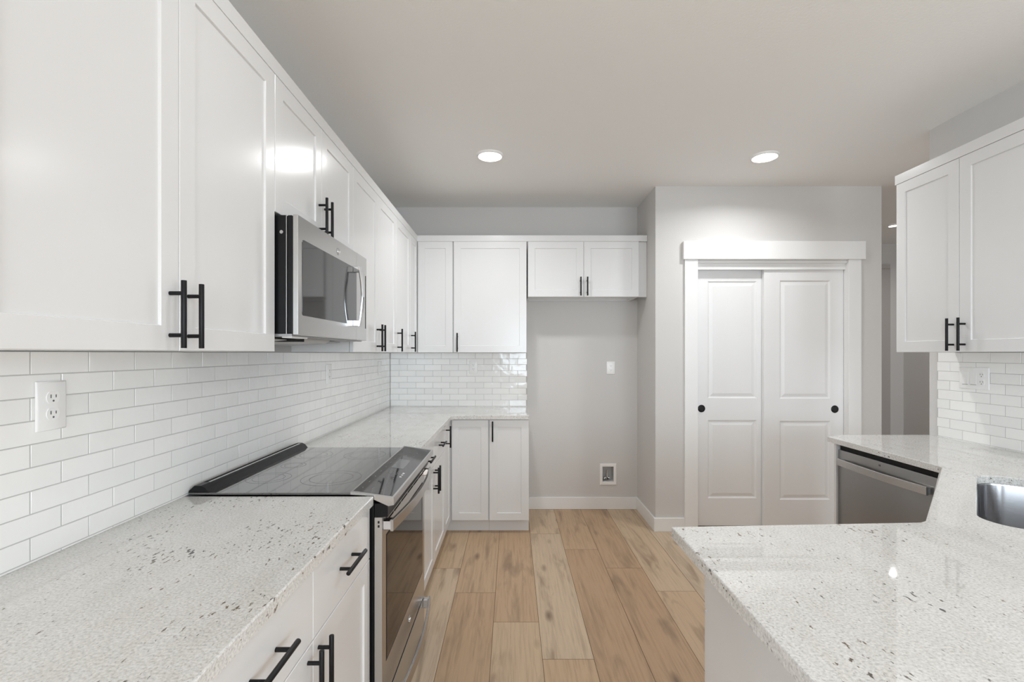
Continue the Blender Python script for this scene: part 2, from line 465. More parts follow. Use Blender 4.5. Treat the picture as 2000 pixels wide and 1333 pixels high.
# hall: door leaf and header at its end
struct('door_3', B(3.55, 4.582, HY - .012, HY, 0.01, 2.44), 'hall_shade_paint')
struct('trim_5', B(3.45, 4.571, HY - .026, HY, 2.44, 2.49, bev=.002), 'hall_shade_paint')

# ------------------------------------------------------------------ tile backsplashes
TP, TZ = 0.1540, 0.0537
def tiles(name, label, length, joint_a, rows, to3, extra=None):
    """rows of running-bond tile; u along the wall from 0..length, joint_a = one joint of the odd courses"""
    bm = bmesh.new(); lay = bm.loops.layers.float_color.new('tint')
    zb, g, th, h_in = 0.936, 0.0011, 0.0075, 0.0008
    def quad(vs, t, mi):
        f = bm.faces.new([bm.verts.new(to3(*v)) for v in vs])
        return f
    def tile(u0, u1, z0, z1):
        t = random.random() ** 1.2
        e = 0.0011; wv = lambda: random.uniform(-0.0005, 0.0005)
        a = [(u0, z0), (u1, z0), (u1, z1), (u0, z1)]
        i_ = [(u0 + e, z0 + e), (u1 - e, z0 + e), (u1 - e, z1 - e), (u0 + e, z1 - e)]
        vb = [bm.verts.new(to3(p[0], p[1], 0.002)) for p in a]
        vm = [bm.verts.new(to3(p[0], p[1], th - 0.0002)) for p in a]
        vt = [bm.verts.new(to3(p[0], p[1], th + 0.0007 + wv())) for p in i_]
        fs = [bm.faces.new(vt)]
        for k in range(4):
            j = (k + 1) % 4
            fs.append(bm.faces.new((vb[k], vb[j], vm[j], vm[k]))); fs.append(bm.faces.new((vm[k], vm[j], vt[j], vt[k])))
        for f in fs:
            for lp in f.loops: lp[lay] = (t, t, t, 1)
    for r_ in rows:
        z0, z1 = zb + r_ * TZ + g, zb + (r_ + 1) * TZ - g
        if r_ == -1: z0 = 0.9302
        ja = joint_a if r_ % 2 == 0 else joint_a + TP / 2
        lo, hi = (0, length) if not (extra and r_ in extra) else extra[r_]
        k = int((lo - ja) / TP) - 2
        while ja + k * TP < hi:
            u0, u1 = max(lo, ja + k * TP) + g, min(hi, ja + (k + 1) * TP) - g
            if u1 - u0 > 0.006: tile(u0, u1, z0, z1)
            k += 1
    nf = len(bm.faces)
    def slab(u0, u1, z0, z1, h0, h1):
        c = [to3(u, z, h) for u in (u0, u1) for z in (z0, z1) for h in (h0, h1)]
        v = [bm.verts.new(p) for p in c]
        for q in ((0, 1, 3, 2), (4, 6, 7, 5), (0, 4, 5, 1), (2, 3, 7, 6), (0, 2, 6, 4), (1, 5, 7, 3)): bm.faces.new([v[i] for i in q])
    slab(0, length, 0.9302, zb + 9 * TZ, h_in, 0.0074)
    if extra:
        for r_, (lo, hi) in extra.items(): slab(lo, hi, zb + r_ * TZ, zb + (r_ + 1) * TZ, h_in, 0.0074)
    bm.faces.ensure_lookup_table()
    for i, f in enumerate(bm.faces): f.material_index = 0 if i < nf else 1
    bmesh.ops.recalc_face_normals(bm, faces=bm.faces)
    me = bpy.data.meshes.new(name); bm.to_mesh(me); bm.free()
    me.materials.append(M['tile_glaze']); me.materials.append(M['grout'])
    o = link(name, me); tag(o, label, 'backsplash'); return o
YL0 = 0.30
tiles('tile_backsplash', 'white glazed brick tile running along the whole left wall behind the range', TB - YL0, 2.344 - YL0, range(-1, 9),
      lambda u, z, h: (LW + h, YL0 + u, z), extra={9: (1.629 - YL0, 2.428 - YL0)})
tiles('tile_backsplash', 'white glazed brick tile on the back wall left of the bare grey alcove', 0.1366 - TL, -0.795 - TL, range(-1, 9),
      lambda u, z, h: (TL + u, BW - h, z))
tiles('tile_backsplash', 'white glazed brick tile on the right wall above the sink counter', 2.82 - 0.5, 2.661 - 0.5, range(-1, 9),
      lambda u, z, h: (RW - h, 0.5 + u, z))

# ------------------------------------------------------------------ cabinets
def handle_meshes():
    bm = bmesh.new()
    cyl(bm, (0, -0.033, -0.079), (0, -0.033, 0.079), 0.0060, seg=20, bev=0.0008)
    for s in (-1, 1): cyl(bm, (0, 0.0, s * 0.049), (0, -0.033, s * 0.049), 0.0048, seg=16)
    bmesh.ops.recalc_face_normals(bm, faces=bm.faces)
    me = bpy.data.meshes.new('bar_handle'); bm.to_mesh(me); bm.free()
    me.materials.append(M['black_handle'])
    me.polygons.foreach_set('use_smooth', [True] * len(me.polygons)); me.set_sharp_from_angle(angle=math.radians(35))
    return me
HANDLE = handle_meshes()
def handle(parent, x, z, horizontal=False):
    o = link('handle', HANDLE, parent); o.location = (x, 0, z)
    if horizontal: o.rotation_euler = (0, PI / 2, 0)
    o['label'] = 'matte black bar pull'
    return o
DT = 0.019
def front(parent, kind, x0, x1, z0, z1, y=0.0, hx=None, hz=None, stile=0.058, rail=None):
    g = 0.0011
    w, h = x1 - x0 - 2 * g, z1 - z0
    if kind == 'drawer':
        bm = panel_mesh(w, h, DT, [], [])
    else:
        r_ = rail or 0.057
        bm = panel_mesh(w, h, DT, [(stile, w - stile, r_, h - r_)], [(0.0010, 0.0010), (0.0022, 0.0060)])
    o = obj(kind, bm, 'cabinet_paint', parent, None, (x0 + g, y, z0))
    if hx is not None: handle(o, hx - x0 - g, hz - z0, kind == 'drawer')
    return o
UZ0, UZ1 = 1.421, 2.356
HB = 0.085            # handle centre above the lower door edge
def upper(label, loc, rotz, w, depth, doors, z0=UZ0, z1=UZ1, dz0=None, left_filler=0.0, right_filler=0.0, back=0.0):
    t = thing('wall_cabinet', label, 'cabinet', (loc[0], loc[1], z0), rotz)
    bm = bmesh.new(); h = z1 - z0
    box(bm, .016, w - .016, DT + .002, DT + .020, 0.0, 0.029)            # face frame rail and box
    box(bm, 0, 0.016, DT + .002, depth, 0, h); box(bm, w - .016, w, DT + .002, depth, 0, h)
    box(bm, .016, w - .016, DT + .020, depth - .008, h - .016, h)
    box(bm, .016, w - .016, DT + .020, depth - .008, 0.012, 0.028)
    box(bm, .016, w - .016, depth - .008, depth, 0, h)
    box(bm, .016, w - .016, DT + .002, DT + .02, 0.029, h)
    obj('carcass', bm, 'cabinet_paint', t)
    for d in doors:
        front(t, 'door', d[0], d[1], 0.0 if dz0 is None else dz0, h, 0.0, d[2] if len(d) > 2 else None, HB if len(d) > 2 else None)
    if right_filler:
        obj('filler_strip', B(w, w + right_filler, 0.0195, 0.036, 0, h), 'cabinet_paint', t)
    return t
LX = -0.797           # face of the left wall doors
ROT_L, ROT_R = PI / 2, -PI / 2
DL = LX - LW - 0.001  # depth left cabinets
def left_upper(label, y0, y1, doors, **k):
    return upper(label, (LX, y0), ROT_L, y1 - y0, DL, [tuple(v - y0 for v in d) for d in doors], **k)
left_upper('tall white shaker wall cabinet with two doors nearest the camera, left of the microwave', 0.6905, 1.6265,
           [(0.6905, 1.1588, 1.1588 - .032), (1.1588, 1.6265, 1.1588 + .032)])
left_upper('short white two-door wall cabinet directly above the microwave', 1.6270, 2.4290,
           [(1.6270, 2.0275, 2.0275 - .030), (2.0275, 2.4290, 2.0275 + .030)], z0=1.893)
left_upper('white two-door wall cabinet on the left wall just beyond the microwave', 2.4300, 3.3325,
           [(2.4300, 2.8840, 2.8840 - .032), (2.8840, 3.3325, 2.8840 + .032)])
left_upper('white single-door wall cabinet between the two-door one beyond the microwave and the corner one', 3.3330, 3.7890,
           [(3.3330, 3.7890, 3.3330 + .034)])
BY = 4.07             # face of the back wall doors
# corner wall cabinet with one door on each run
t = thing('corner_wall_cabinet', 'white L-shaped corner wall cabinet with one door on each wall', 'cabinet', (LW + .001, BW - .001, UZ0))
ox, oy = LW + .001, BW - .001
bm = bmesh.new()
XE = -0.4990
fx, fy = LX - DT - .002, BY + DT + .002
prism(bm, [(0, 3.7895 - oy), (fx - ox, 3.7895 - oy), (fx - ox, fy - oy), (XE - ox, fy - oy), (XE - ox, 0), (0, 0)], [], XY, 0, UZ1 - UZ0)
obj('carcass', bm, 'cabinet_paint', t)
o = front(t, 'door', 0, BY - 3.7895 - .006, 0, UZ1 - UZ0, 0, .038, HB)
o.location = (LX - ox, 3.7895 - oy + .0016, 0); o.rotation_euler = (0, 0, ROT_L)
o = front(t, 'door', 0, XE - LX - .004, 0, UZ1 - UZ0)
o.location = (LX + .0045 - ox, BY - oy, 0)
DB = BW - BY - .001
upper('white single-door wall cabinet on the back wall beside the corner one', (-0.4980, BY), 0, 0.1230 + .4980, DB,
      [(0.007, 0.621, 0.040)])
upper('short wide white two-door wall cabinet over the refrigerator alcove', (0.1335, BY), 0, 1.0680 - .1335, DB,
      [(0.0, 0.470, 0.470 - .028), (0.470, 0.9345, 0.470 + .028)], z0=1.891, right_filler=1.1385 - 1.068)
RX = 2.150
upper('white two-door wall cabinet on the right wall over the sink counter', (RX, 2.7080), ROT_R, 0.762, RW - RX - .001,
      [(0, 0.381, 0.381 - .030), (0.381, 0.762, 0.381 + .030)])

# crown boards
CZ0, CZ1 = 2.357, 2.408
bm = bmesh.new()
cb = 0.016
prism(bm, [(LX - .014, 0.69), (LX + .001, 0.69), (LX + .001, BY - .002), (1.1385, BY - .002), (1.1385, BY + .010), (LX - .014, BY + .010)], [], XY, CZ0, CZ1, 0.0015)
o = obj('crown_board', bm, 'cabinet_paint'); tag(o, 'flat white crown board capping the left and back wall cabinets', 'crown moulding')
bm = bmesh.new()
prism(bm, [(RX - .003, 1.9455), (RX - .003, 2.713), (RW - .001, 2.713), (RW - .001, 2.700), (RX + .010, 2.700), (RX + .010, 1.9455)], [], XY, CZ0, CZ1, 0.0015)
o = obj('crown_board', bm, 'cabinet_paint'); tag(o, 'flat white crown board capping the wall cabinet over the sink counter', 'crown moulding')

# base cabinets
BX = -0.482          # face of the left base doors
BBY = 3.790          # face of the back base doors
DZ0, DZM, DZ1, TK = 0.105, 0.718, 0.893, 0.100
ctop = 0.898
def base(label, loc, rotz, w, depth, fronts, toe=0.075, filler=0.0):
    t = thing('base_cabinet', label, 'cabinet', (loc[0], loc[1], 0), rotz)
    obj('carcass', B(-filler, w, DT + .002, depth, TK, ctop), 'cabinet_paint', t)
    obj('toe_kick', B(-filler, w, toe, depth, 0.0, TK), 'cabinet_paint', t)
    for f in fronts: front(t, *f)
    return t
def pair(y0, ym, y1):
    a, c, e = 0, ym - y0, y1 - y0
    zh = DZM - .004
    return [('drawer', a, c, DZM + .002, DZ1, 0, (a + c) / 2, .810), ('drawer', c, e, DZM + .002, DZ1, 0, (c + e) / 2, .810),
            ('door', a, c, DZ0, DZM - .001, 0, c - .030, .634), ('door', c, e, DZ0, DZM - .001, 0, c + .032, .634)]
DBL = BX - LW - .001
base('white base cabinet with two drawers and two doors nearest the camera, left of the range', (BX, 0.704), ROT_L, 1.640 - .704, DBL, pair(0.704, 1.172, 1.640))
base('white base cabinet with two drawers over two doors between the range and the back corner', (BX, 2.520), ROT_L, 3.470 - 2.520, DBL, pair(2.520, 2.995, 3.470), filler=2.520 - 2.462)
t = thing('corner_base_cabinet', 'white L-shaped corner base cabinet with a full height door on each run', 'cabinet', (LW + .001, BW - .001, 0))
bm = bmesh.new(); fx, fy = BX - DT - .002, BBY + DT + .002; XG = -0.1825
prism(bm, [(0, 3.4705 - oy), (fx - ox, 3.4705 - oy), (fx - ox, fy - oy), (XG - ox, fy - oy), (XG - ox, 0), (0, 0)], [], XY, TK, ctop)
obj('carcass', bm, 'cabinet_paint', t)
bm = bmesh.new(); fx, fy = BX - .075, BBY + .075
prism(bm, [(0, 3.4705 - oy), (fx - ox, 3.4705 - oy), (fx - ox, fy - oy), (XG - ox, fy - oy), (XG - ox, 0), (0, 0)], [], XY, 0, TK)
obj('toe_kick', bm, 'cabinet_paint', t)
o = front(t, 'door', 0, BBY - 3.4705 - .006, DZ0, DZ1, 0, .062, .804, stile=.055)
o.location = (BX - ox, 3.4705 - oy + .0016, DZ0); o.rotation_euler = (0, 0, ROT_L)
o = front(t, 'door', 0, XG - BX - .012, DZ0, DZ1, stile=.055)
o.location = (BX + .010 - ox, BBY - oy, DZ0)
t = base('narrow white base cabinet with one door on the back wall beside the alcove', (-0.1815, BBY), 0, 0.1335 + .1815, BW - BBY - .001,
     [('door', 0.004, 0.314, DZ0, DZ1, 0, 0.0305, .806)])

# ------------------------------------------------------------------ countertops
CT0, CT1 = 0.900, 0.930
def arc(cx, cy_, r, a0, a1, n=6):
    return [(cx + r * math.cos(a0 + (a1 - a0) * i / n), cy_ + r * math.sin(a0 + (a1 - a0) * i / n)) for i in range(n + 1)]
CX = -0.470
bm = bmesh.new(); prism(bm, rect(LW + .001, CX, 0.66, 1.640), [], XY, CT0, CT1, .003)
tag(obj('countertop', bm, 'granite'), 'pale speckled granite countertop nearest the camera, left of the range', 'countertop')
bm = bmesh.new()
CBY = 3.770
prism(bm, [(LW + .001, 2.460), (CX, 2.460), (CX, CBY - .045)] + arc(CX + .045, CBY - .045, .045, PI, PI / 2, 5)[1:] +
      [(.129, CBY), (.137, CBY + .008), (.137, BW - .001), (LW + .001, BW - .001)], [], XY, CT0, CT1, .003)
tag(obj('countertop', bm, 'granite'), 'L-shaped pale granite countertop beyond the range, turning along the back wall', 'countertop')
# right run + diagonal sink corner + peninsula, one slab with the sink cut-out
ua = Vector((0.6937, 0.7203)); na = Vector((0.7203, -0.6937))
def SK(u, v): p = ua * u + na * v; return (p.x, p.y)
SU0, SU1, SV0, SV1, SR = 1.943, 2.708, -0.003, 0.437, 0.085
def sink_loop(off=0.0, r=SR, n=8):
    u0, u1, v0, v1 = SU0 - off, SU1 + off, SV0 - off, SV1 + off; r = r + off
    pts = arc(u0 + r, v0 + r, r, PI, 1.5 * PI, n) + arc(u1 - r, v0 + r, r, 1.5 * PI, 2 * PI, n) + arc(u1 - r, v1 - r, r, 0, PI / 2, n) + arc(u0 + r, v1 - r, r, PI / 2, PI, n)
    return [SK(u, v) for u, v in pts]
pen = [(.446, .44), (RW - .001, .44), (RW - .001, RY - .002), (1.96, RY - .002), (1.838, 2.82), (1.838, 2.085), (1.828, 2.059), (1.198, 1.402), (1.170, 1.388), (.446, 1.352)]
bm = bmesh.new(); prism(bm, pen, [sink_loop()], XY, CT0, CT1, .003)
tag(obj('countertop', bm, 'granite'), 'pale granite countertop with the sink cut-out, running from right wall to peninsula', 'countertop')

# ------------------------------------------------------------------ right side: peninsula, sink base, dishwasher
t = thing('peninsula_cabinet', 'white peninsula cabinet with a plain end panel under the right countertop', 'cabinet', (0.524, 1.322, 0), PI)
w = 1.15 - 0.524
# local x runs towards -X after the half turn, so the cabinet spans -w..0
obj('carcass', B(-w, -.008, DT + .002, .62, TK, ctop), 'cabinet_paint', t)
obj('toe_kick', B(-w, -.008, .075, .62, 0, TK), 'cabinet_paint', t)
obj('end_panel', B(-.008, 0, DT + .003, .62, 0, ctop), 'cabinet_paint', t)
for a, c in ((-w, -w / 2), (-w / 2, -.001)):
    front(t, 'drawer', a, c, DZM + .003, DZ1, 0, (a + c) / 2, .810)
    front(t, 'door', a, c, DZ0, DZM - .003, 0, (c - .03 if c < -.1 else a + .03), .634)
# diagonal sink base
p0, p1 = Vector((1.848, 2.085)), Vector((1.176, 1.372))
dv = (p0 - p1); ang = math.atan2(dv.y, dv.x)
t = thing('sink_base_cabinet', 'white corner sink base set diagonally under the sink', 'cabinet', (p1.x, p1.y, 0), 0)
bm = bmesh.new()
loopb = [(1.866, 2.072), (RW - .001, 2.072), (RW - .001, .72), (1.160, .72), (1.160, 1.322)]
loopb = [(x - p1.x, y - p1.y) for x, y in loopb]
for z0, z1 in ((TK, .64),): prism(bm, loopb, [], XY, z0, z1)
obj('carcass', bm, 'cabinet_paint', t)
bm = bmesh.new(); prism(bm, [(.09, -.0), (1.30, -.0), (1.30, -.6), (.05, -.6)], [], XY, 0, TK); obj('toe_kick', bm, 'cabinet_paint', t)
fr = obj('face_frame', B(0, dv.length, -.010, .006, .64, ctop), 'cabinet_paint', t); fr.rotation_euler = (0, 0, ang)
# dishwasher
YD0, YD1, XD = 2.115, 2.762, 1.860
t = thing('dishwasher', 'stainless steel dishwasher with a bowed bar handle under the right countertop', 'dishwasher', (XD, YD1, 0), ROT_R)
w = YD1 - YD0
obj('tub', B(.004, w - .004, .045, .58, .10, .899), 'black_plastic', t)
obj('toe_kick', B(.004, w - .004, .10, .16, 0, .10), 'black_plastic', t)
obj('door', B(0.002, w - .002, 0, .040, .11, .868, bev=.004, seg=2), 'steel_dark', t, 30)
obj('control_strip', B(0.004, w - .004, .012, .044, .868, .899), 'dark_gap', t)
def bowed(x0, x1, zc, h, y_end, bow, th, n=20):
    bm = bmesh.new(); path = []
    for i in range(n + 1):
        s = i / n; x = x0 + (x1 - x0) * s
        y = y_end - bow * math.sin(PI * s)
        dy = -bow * PI / (x1 - x0) * math.cos(PI * s)
        nrm = Vector((dy, -1, 0)).normalized()
        path.append(((x, y, zc), nrm * -1, Vector((0, 0, 1))))
    c = .0015
    prof = [(0, -h / 2 + c), (c, -h / 2), (th - c, -h / 2), (th, -h / 2 + c), (th, h / 2 - c), (th - c, h / 2), (c, h / 2), (0, h / 2 - c)]
    sweep(bm, path, prof); return bm
hd = obj('handle', bowed(.040, w - .018, .806, .038, -.034, .016, .010), 'steel', t, 30)
bm = bmesh.new(); box(bm, .042, .070, -.030, .001, .790, .822, bev=.003); box(bm, w - .046, w - .020, -.030, .001, .790, .822, bev=.003)
pieces('standoff', bm, 'chrome', hd)
def text_mesh(s, size, depth=0.0004):
    cu = bpy.data.curves.new('lettering', 'FONT'); cu.body = s; cu.size = size; cu.extrude = depth
    cu.align_x = 'CENTER'; cu.align_y = 'CENTER'
    o = bpy.data.objects.new('tmp', cu); COL.objects.link(o)
    me = bpy.data.meshes.new_from_object(o); bpy.data.objects.remove(o); bpy.data.curves.remove(cu)
    return me
def emblem(parent, x, z, r, y=-0.0015):
    """round badge: ring and two curled script letters"""
    bm = bmesh.new()
    def tube(pts, rad, closed=False):
        path = []
        n = len(pts)
        for i, p in enumerate(pts):
            q0 = Vector(pts[(i - 1) % n] if closed else pts[max(i - 1, 0)]); q1 = Vector(pts[(i + 1) % n] if closed else pts[min(i + 1, n - 1)])
            tdir = (q1 - q0).normalized(); A = Vector((-tdir.y, tdir.x))
            path.append(((p[0], 0, p[1]), Vector((A.x, 0, A.y)), Vector((0, 1, 0))))
        if closed: path.append(path[0])
        sweep(bm, path, [(-rad, 0), (-rad * .6, -rad), (rad * .6, -rad), (rad, 0)], not closed)
    tube([(r * math.cos(a), r * math.sin(a)) for a in [2 * PI * i / 36 for i in range(36)]], r * .06, True)
    G = [(-.10, .45), (-.28, .52), (-.45, .35), (-.50, .05), (-.42, -.28), (-.22, -.40), (-.05, -.25), (-.02, .0), (-.2, -.02)]
    E = [(.48, .40), (.30, .50), (.15, .35), (.22, .12), (.38, .05), (.20, .0), (.08, -.20), (.15, -.42), (.36, -.42), (.52, -.25)]
    for L in (G, E): tube([(r * a, r * c) for a, c in L], r * .045)
    tube([(-.35 * r, -.55 * r), (0, -.68 * r), (.4 * r, -.55 * r)], r * .05)
    return obj('emblem', bm, 'emblem_metal', parent, 40, (x, y, z))
me = text_mesh('GE', .012); me.materials.append(M['black_plastic'])
k = link('brand_lettering', me, t); k.rotation_euler = (PI / 2, 0, 0); k.location = (YD1 - 2.448, -.0003, .847)
# end panel left of the dishwasher
o = obj('end_panel', B(1.852, RW - .001, 2.764, 2.782, 0, ctop), 'cabinet_paint')
tag(o, 'white end panel standing between the dishwasher and the open end of its counter', 'panel')

# sink basin
t = thing('kitchen_sink', 'stainless steel undermount sink set diagonally in the right countertop', 'sink', (*SK((SU0 + SU1) / 2, (SV0 + SV1) / 2), CT0 - .23))
org = t.location.copy()
bm = bmesh.new()
prof = [(0.022, 0.2275), (0.0, 0.2280), (-0.001, 0.222), (-0.006, 0.035), (-0.012, 0.014), (-0.03, 0.004), (-0.06, 0.0)]
rings = []
for off, z in prof:
    lp = sink_loop(off, SR if off > -.05 else SR - .02)
    rings.append([bm.verts.new((x - org.x, y - org.y, z)) for x, y in lp])
n = len(rings[0])
for a, c in zip(rings, rings[1:]):
    for i in range(n): bm.faces.new((a[i], a[(i + 1) % n], c[(i + 1) % n], c[i]))
bm.faces.new(rings[-1])
bmesh.ops.recalc_face_normals(bm, faces=bm.faces)
for f in bm.faces: f.normal_flip()
sk = obj('basin', bm, 'steel_sink', t, 40, fix=False)
mod = sk.modifiers.new('gauge', 'SOLIDIFY'); mod.thickness = 0.0014; mod.offset = -1
bm = bmesh.new(); cyl(bm, (0, 0, .0005), (0, 0, .004), .057, .050, 32); obj('drain', bm, 'chrome', t, 35)
bm = bmesh.new(); cyl(bm, (0, 0, .004), (0, 0, .0055), .036, .036, 32); obj('strainer', bm, 'plastic_slot', t, 35)

# ------------------------------------------------------------------ range
Y0, Y1 = 1.650, 2.452
t = thing('range', 'stainless slide-in electric range with black glass cooktop on the left run', 'range', (-0.4435, Y0, 0), ROT_L)
w = Y1 - Y0
FX = -0.4435
def ly(X): return FX - X          # world X -> local y (front at 0, wall at +)
obj('body', B(.004, w - .004, .0285, ly(LW) - .012, .03, .905), 'black_plastic', t)
bm = bmesh.new()
for x in (.05, w - .05):
    for y in (.10, ly(LW) - .08): cyl(bm, (x, y, 0), (x, y, .03), .018, seg=12)
pieces('levelling_foot', bm, 'black_plastic', t)
ck = obj('cooktop', B(.0, w, ly(-.535), ly(TL) - .001, .9305, .938, bev=.0015), 'cooktop_glass', t)
bm = bmesh.new()
def annulus(bm, cx, cy_, r0, r1, z, seg=64):
    a = [bm.verts.new((cx + r0 * math.cos(2 * PI * i / seg), cy_ + r0 * math.sin(2 * PI * i / seg), z)) for i in range(seg)]
    c = [bm.verts.new((cx + r1 * math.cos(2 * PI * i / seg), cy_ + r1 * math.sin(2 * PI * i / seg), z)) for i in range(seg)]
    for i in range(seg): bm.faces.new((a[i], a[(i + 1) % seg], c[(i + 1) % seg], c[i]))
for cx, X, rr in ((.20, -.69, .11), (.62, -.69, .095), (.20, -.93, .08), (.62, -.93, .085), (.41, -.93, .05)):
    b_ = bmesh.new()
    annulus(b_, cx, ly(X), rr - .0012, rr, .9382); annulus(b_, cx, ly(X), rr * .72 - .001, rr * .72, .9382)
    obj('burner_ring', b_, 'legend_print', ck)
# rear vent strip
prof = [(ly(TL) - .001, .938), (ly(TL) - .001, .944), (ly(-1.085), .962), (ly(-1.062), .962), (ly(-1.048), .955), (ly(-1.034), .938)]
bm = bmesh.new()
prism(bm, prof, [], lambda u, v, h: (h, u, v), 0.002, w - .002)
rv = obj('rear_vent', bm, 'black_plastic', t)
bm = bmesh.new(); box(bm, .05, w - .03, ly(-1.067), ly(-1.061), .9612, .9634); obj('vent_trim', bm, 'chrome', rv)
bm = bmesh.new(); box(bm, .05, w - .03, ly(-1.084), ly(-1.070), .9616, .9624); obj('vent_slot', bm, 'dark_gap', rv)
# sloped control panel with steel end caps
def cp(u, v, h): return (h, u, v)
pr = [(ly(-.549), .934), (ly(-.549), .9445), (ly(-.403), .9235), (ly(-.4015), .921), (ly(-.4015), .899), (ly(-.42), .895), (ly(-.50), .9315)]
bm = bmesh.new(); prism(bm, pr, [], cp, -.006, w + .012)
pn = obj('control_panel', bm, 'steel', t)
sl = (.9445 - .9235) / (.549 - .403)
def ctl(bm, x0, x1, X0, X1, lift, th=.0006):
    """thin plate lying on the sloped control panel, X0 (rear) .. X1 (front)"""
    z = lambda X: .9235 + (-.403 - X) * sl + lift
    vs = [bm.verts.new(p) for p in ((x0, ly(X0), z(X0)), (x1, ly(X0), z(X0)), (x1, ly(X1), z(X1)), (x0, ly(X1), z(X1)))]
    vb = [bm.verts.new((v.co.x, v.co.y, v.co.z - th)) for v in vs]
    bm.faces.new(vs); bm.faces.new(list(reversed(vb)))
    for i in range(4): bm.faces.new((vs[i], vs[(i + 1) % 4], vb[(i + 1) % 4], vb[i]))
bm = bmesh.new(); ctl(bm, .010, w - .008, -.543, -.410, .0006); cg = obj('control_glass', bm, 'black_glass', pn)
bm = bmesh.new(); ctl(bm, .37, .53, -.505, -.455, .0010, .0004); obj('display', bm, 'display_glass', cg)
bm = bmesh.new()
for i in range(9):
    for j in range(3):
        if i in (4, 5) and j != 0: continue
        x = .05 + i * .078; X = -.525 + j * .034
        ctl(bm, x, x + .012, X - .002, X + .001, .0010, .0003)
        if (i + j) % 2: ctl(bm, x + .016, x + .022, X - .001, X + .001, .0010, .0003)
for i in range(4):
    for j in range(3): ctl(bm, .275 + i * .022, .283 + i * .022, -.500 + j * .018, -.497 + j * .018, .0010, .0003)
pieces('key_mark', bm, 'legend_print', cg)
bm = bmesh.new()
for x, a in ((.245, .010), (.272, .004), (.285, .004), (.300, .011)): ctl(bm, x, x + a, -.442, -.434, .0010, .0003)
pieces('indicator_mark', bm, 'legend_bright', cg)
# dark gap under the panel
obj('vent_recess', B(.006, w - .006, ly(-.425), ly(-.47), .854, .900), 'black_plastic', t)
# oven door
dr = obj('oven_door', B(.006, w - .006, 0, .028, .200, .853, bev=.0012, seg=1), 'steel', t, 30)
obj('window_gasket', B(.055, .747, -.0006, .004, .330, .777), 'dark_gap', dr)
obj('oven_window', B(.060, .742, -.0012, .004, .335, .772, bev=.001), 'oven_glass', dr)
bm = bmesh.new()
for z in (.822, .836): box(bm, .0050, .0062, .010, .016, z - .004, z + .004)
pieces('side_vent', bm, 'dark_gap', dr)
bm = bmesh.new()
for zr in (.822, .838):
    for i in range(6): box(bm, .055 + i * .118, .160 + i * .118, -.0008, .004, zr - .0035, zr + .0035)
pieces('vent_slot', bm, 'dark_gap', dr)
hd = obj('handle', bowed(.012, w - .012, .823, .040, -.036, .026, .011), 'steel', dr, 30)
bm = bmesh.new(); box(bm, .013, .045, -.032, .002, .805, .841, bev=.004); box(bm, w - .045, w - .013, -.032, .002, .805, .841, bev=.004)
pieces('standoff', bm, 'chrome', hd)
emblem(dr, 2.09 - Y0, .268, .0150)
# storage drawer
dw = obj('drawer', B(.006, w - .006, 0, .028, .045, .187, bev=.0012, seg=1), 'steel', t, 30)
hd = obj('handle', bowed(.016, w - .016, .168, .050, -.034, .026, .010), 'steel', dw, 30)
bm = bmesh.new(); box(bm, .018, .048, -.030, .002, .146, .190, bev=.004); box(bm, w - .048, w - .018, -.030, .002, .146, .190, bev=.004)
pieces('standoff', bm, 'chrome', hd)

# ------------------------------------------------------------------ microwave
Y0, Y1, FX = 1.638, 2.412, -0.725
MZ0, MZ1 = 1.477, 1.886
t = thing('microwave', 'stainless over-the-range microwave with a curved chrome handle, above the cooktop', 'microwave', (FX, Y0, MZ0), ROT_L)
w, h = Y1 - Y0, MZ1 - MZ0
bm = bmesh.new(); box(bm, 0, w, .040, ly(TL) - .012, .004, h - .002, bev=.002)
box(bm, .0, w, .019, .037, .004, h - .002, bev=.003)
bd = obj('body', bm, 'black_plastic', t)
bm = bmesh.new(); box(bm, -.0006, .002, .0372, .0398, .004, h - .002); obj('body_seam', bm, 'steel', bd)
bm = bmesh.new(); cyl(bm, (.001, .055, h - .06), (-.002, .055, h - .06), .006, seg=16); obj('screw', bm, 'steel', bd)
xd = 2.254 - Y0
dr = obj('door', B(0, xd, 0, .018, 0, h, bev=.002), 'steel', t)
obj('control_column', B(xd + .0012, w, 0, .018, 0, h, bev=.002), 'steel', t)
bm = bmesh.new(); box(bm, w - .022, w - .014, -.0008, .003, .060, .320); obj('control_slit', bm, 'dark_gap', t)
bm = bmesh.new(); prism(bm, [(.034 + a, c) for a, c in arc(.012, .075 + .012 - .006, .012, PI, 1.5 * PI, 5)] + [(xd - .001, .069), (xd - .001, .332)] +
      [(.034 + a, c) for a, c in arc(.012, .332 - .012, .012, PI / 2, PI, 5)], [], lambda u, v, hh: (u, hh, v), .004, -.0012)
gw = obj('window', bm, 'black_glass', dr)
xh = 2.213 - Y0
# chrome loop handle
bm = bmesh.new(); path = []; n = 24
for i in range(n + 1):
    s = i / n; z = .062 + (.335 - .062) * s
    y = -.030 - .014 * math.sin(PI * s)
    path.append(((xh, y, z), Vector((1, 0, 0)), Vector((0, 1, 0))))
sweep(bm, path, [(-.009, .003), (-.007, 0), (.014, -.002), (.017, .001), (.017, .006), (-.007, .008), (-.009, .006)])
hd = obj('handle', bm, 'chrome', dr, 30)
bm = bmesh.new()
for z in (.062, .307): box(bm, xh - .008, xh + .016, -.030, 0, z, z + .028, bev=.002)
pieces('standoff', bm, 'chrome', hd)
emblem(dr, 2.020 - Y0, h - .046, .0135)
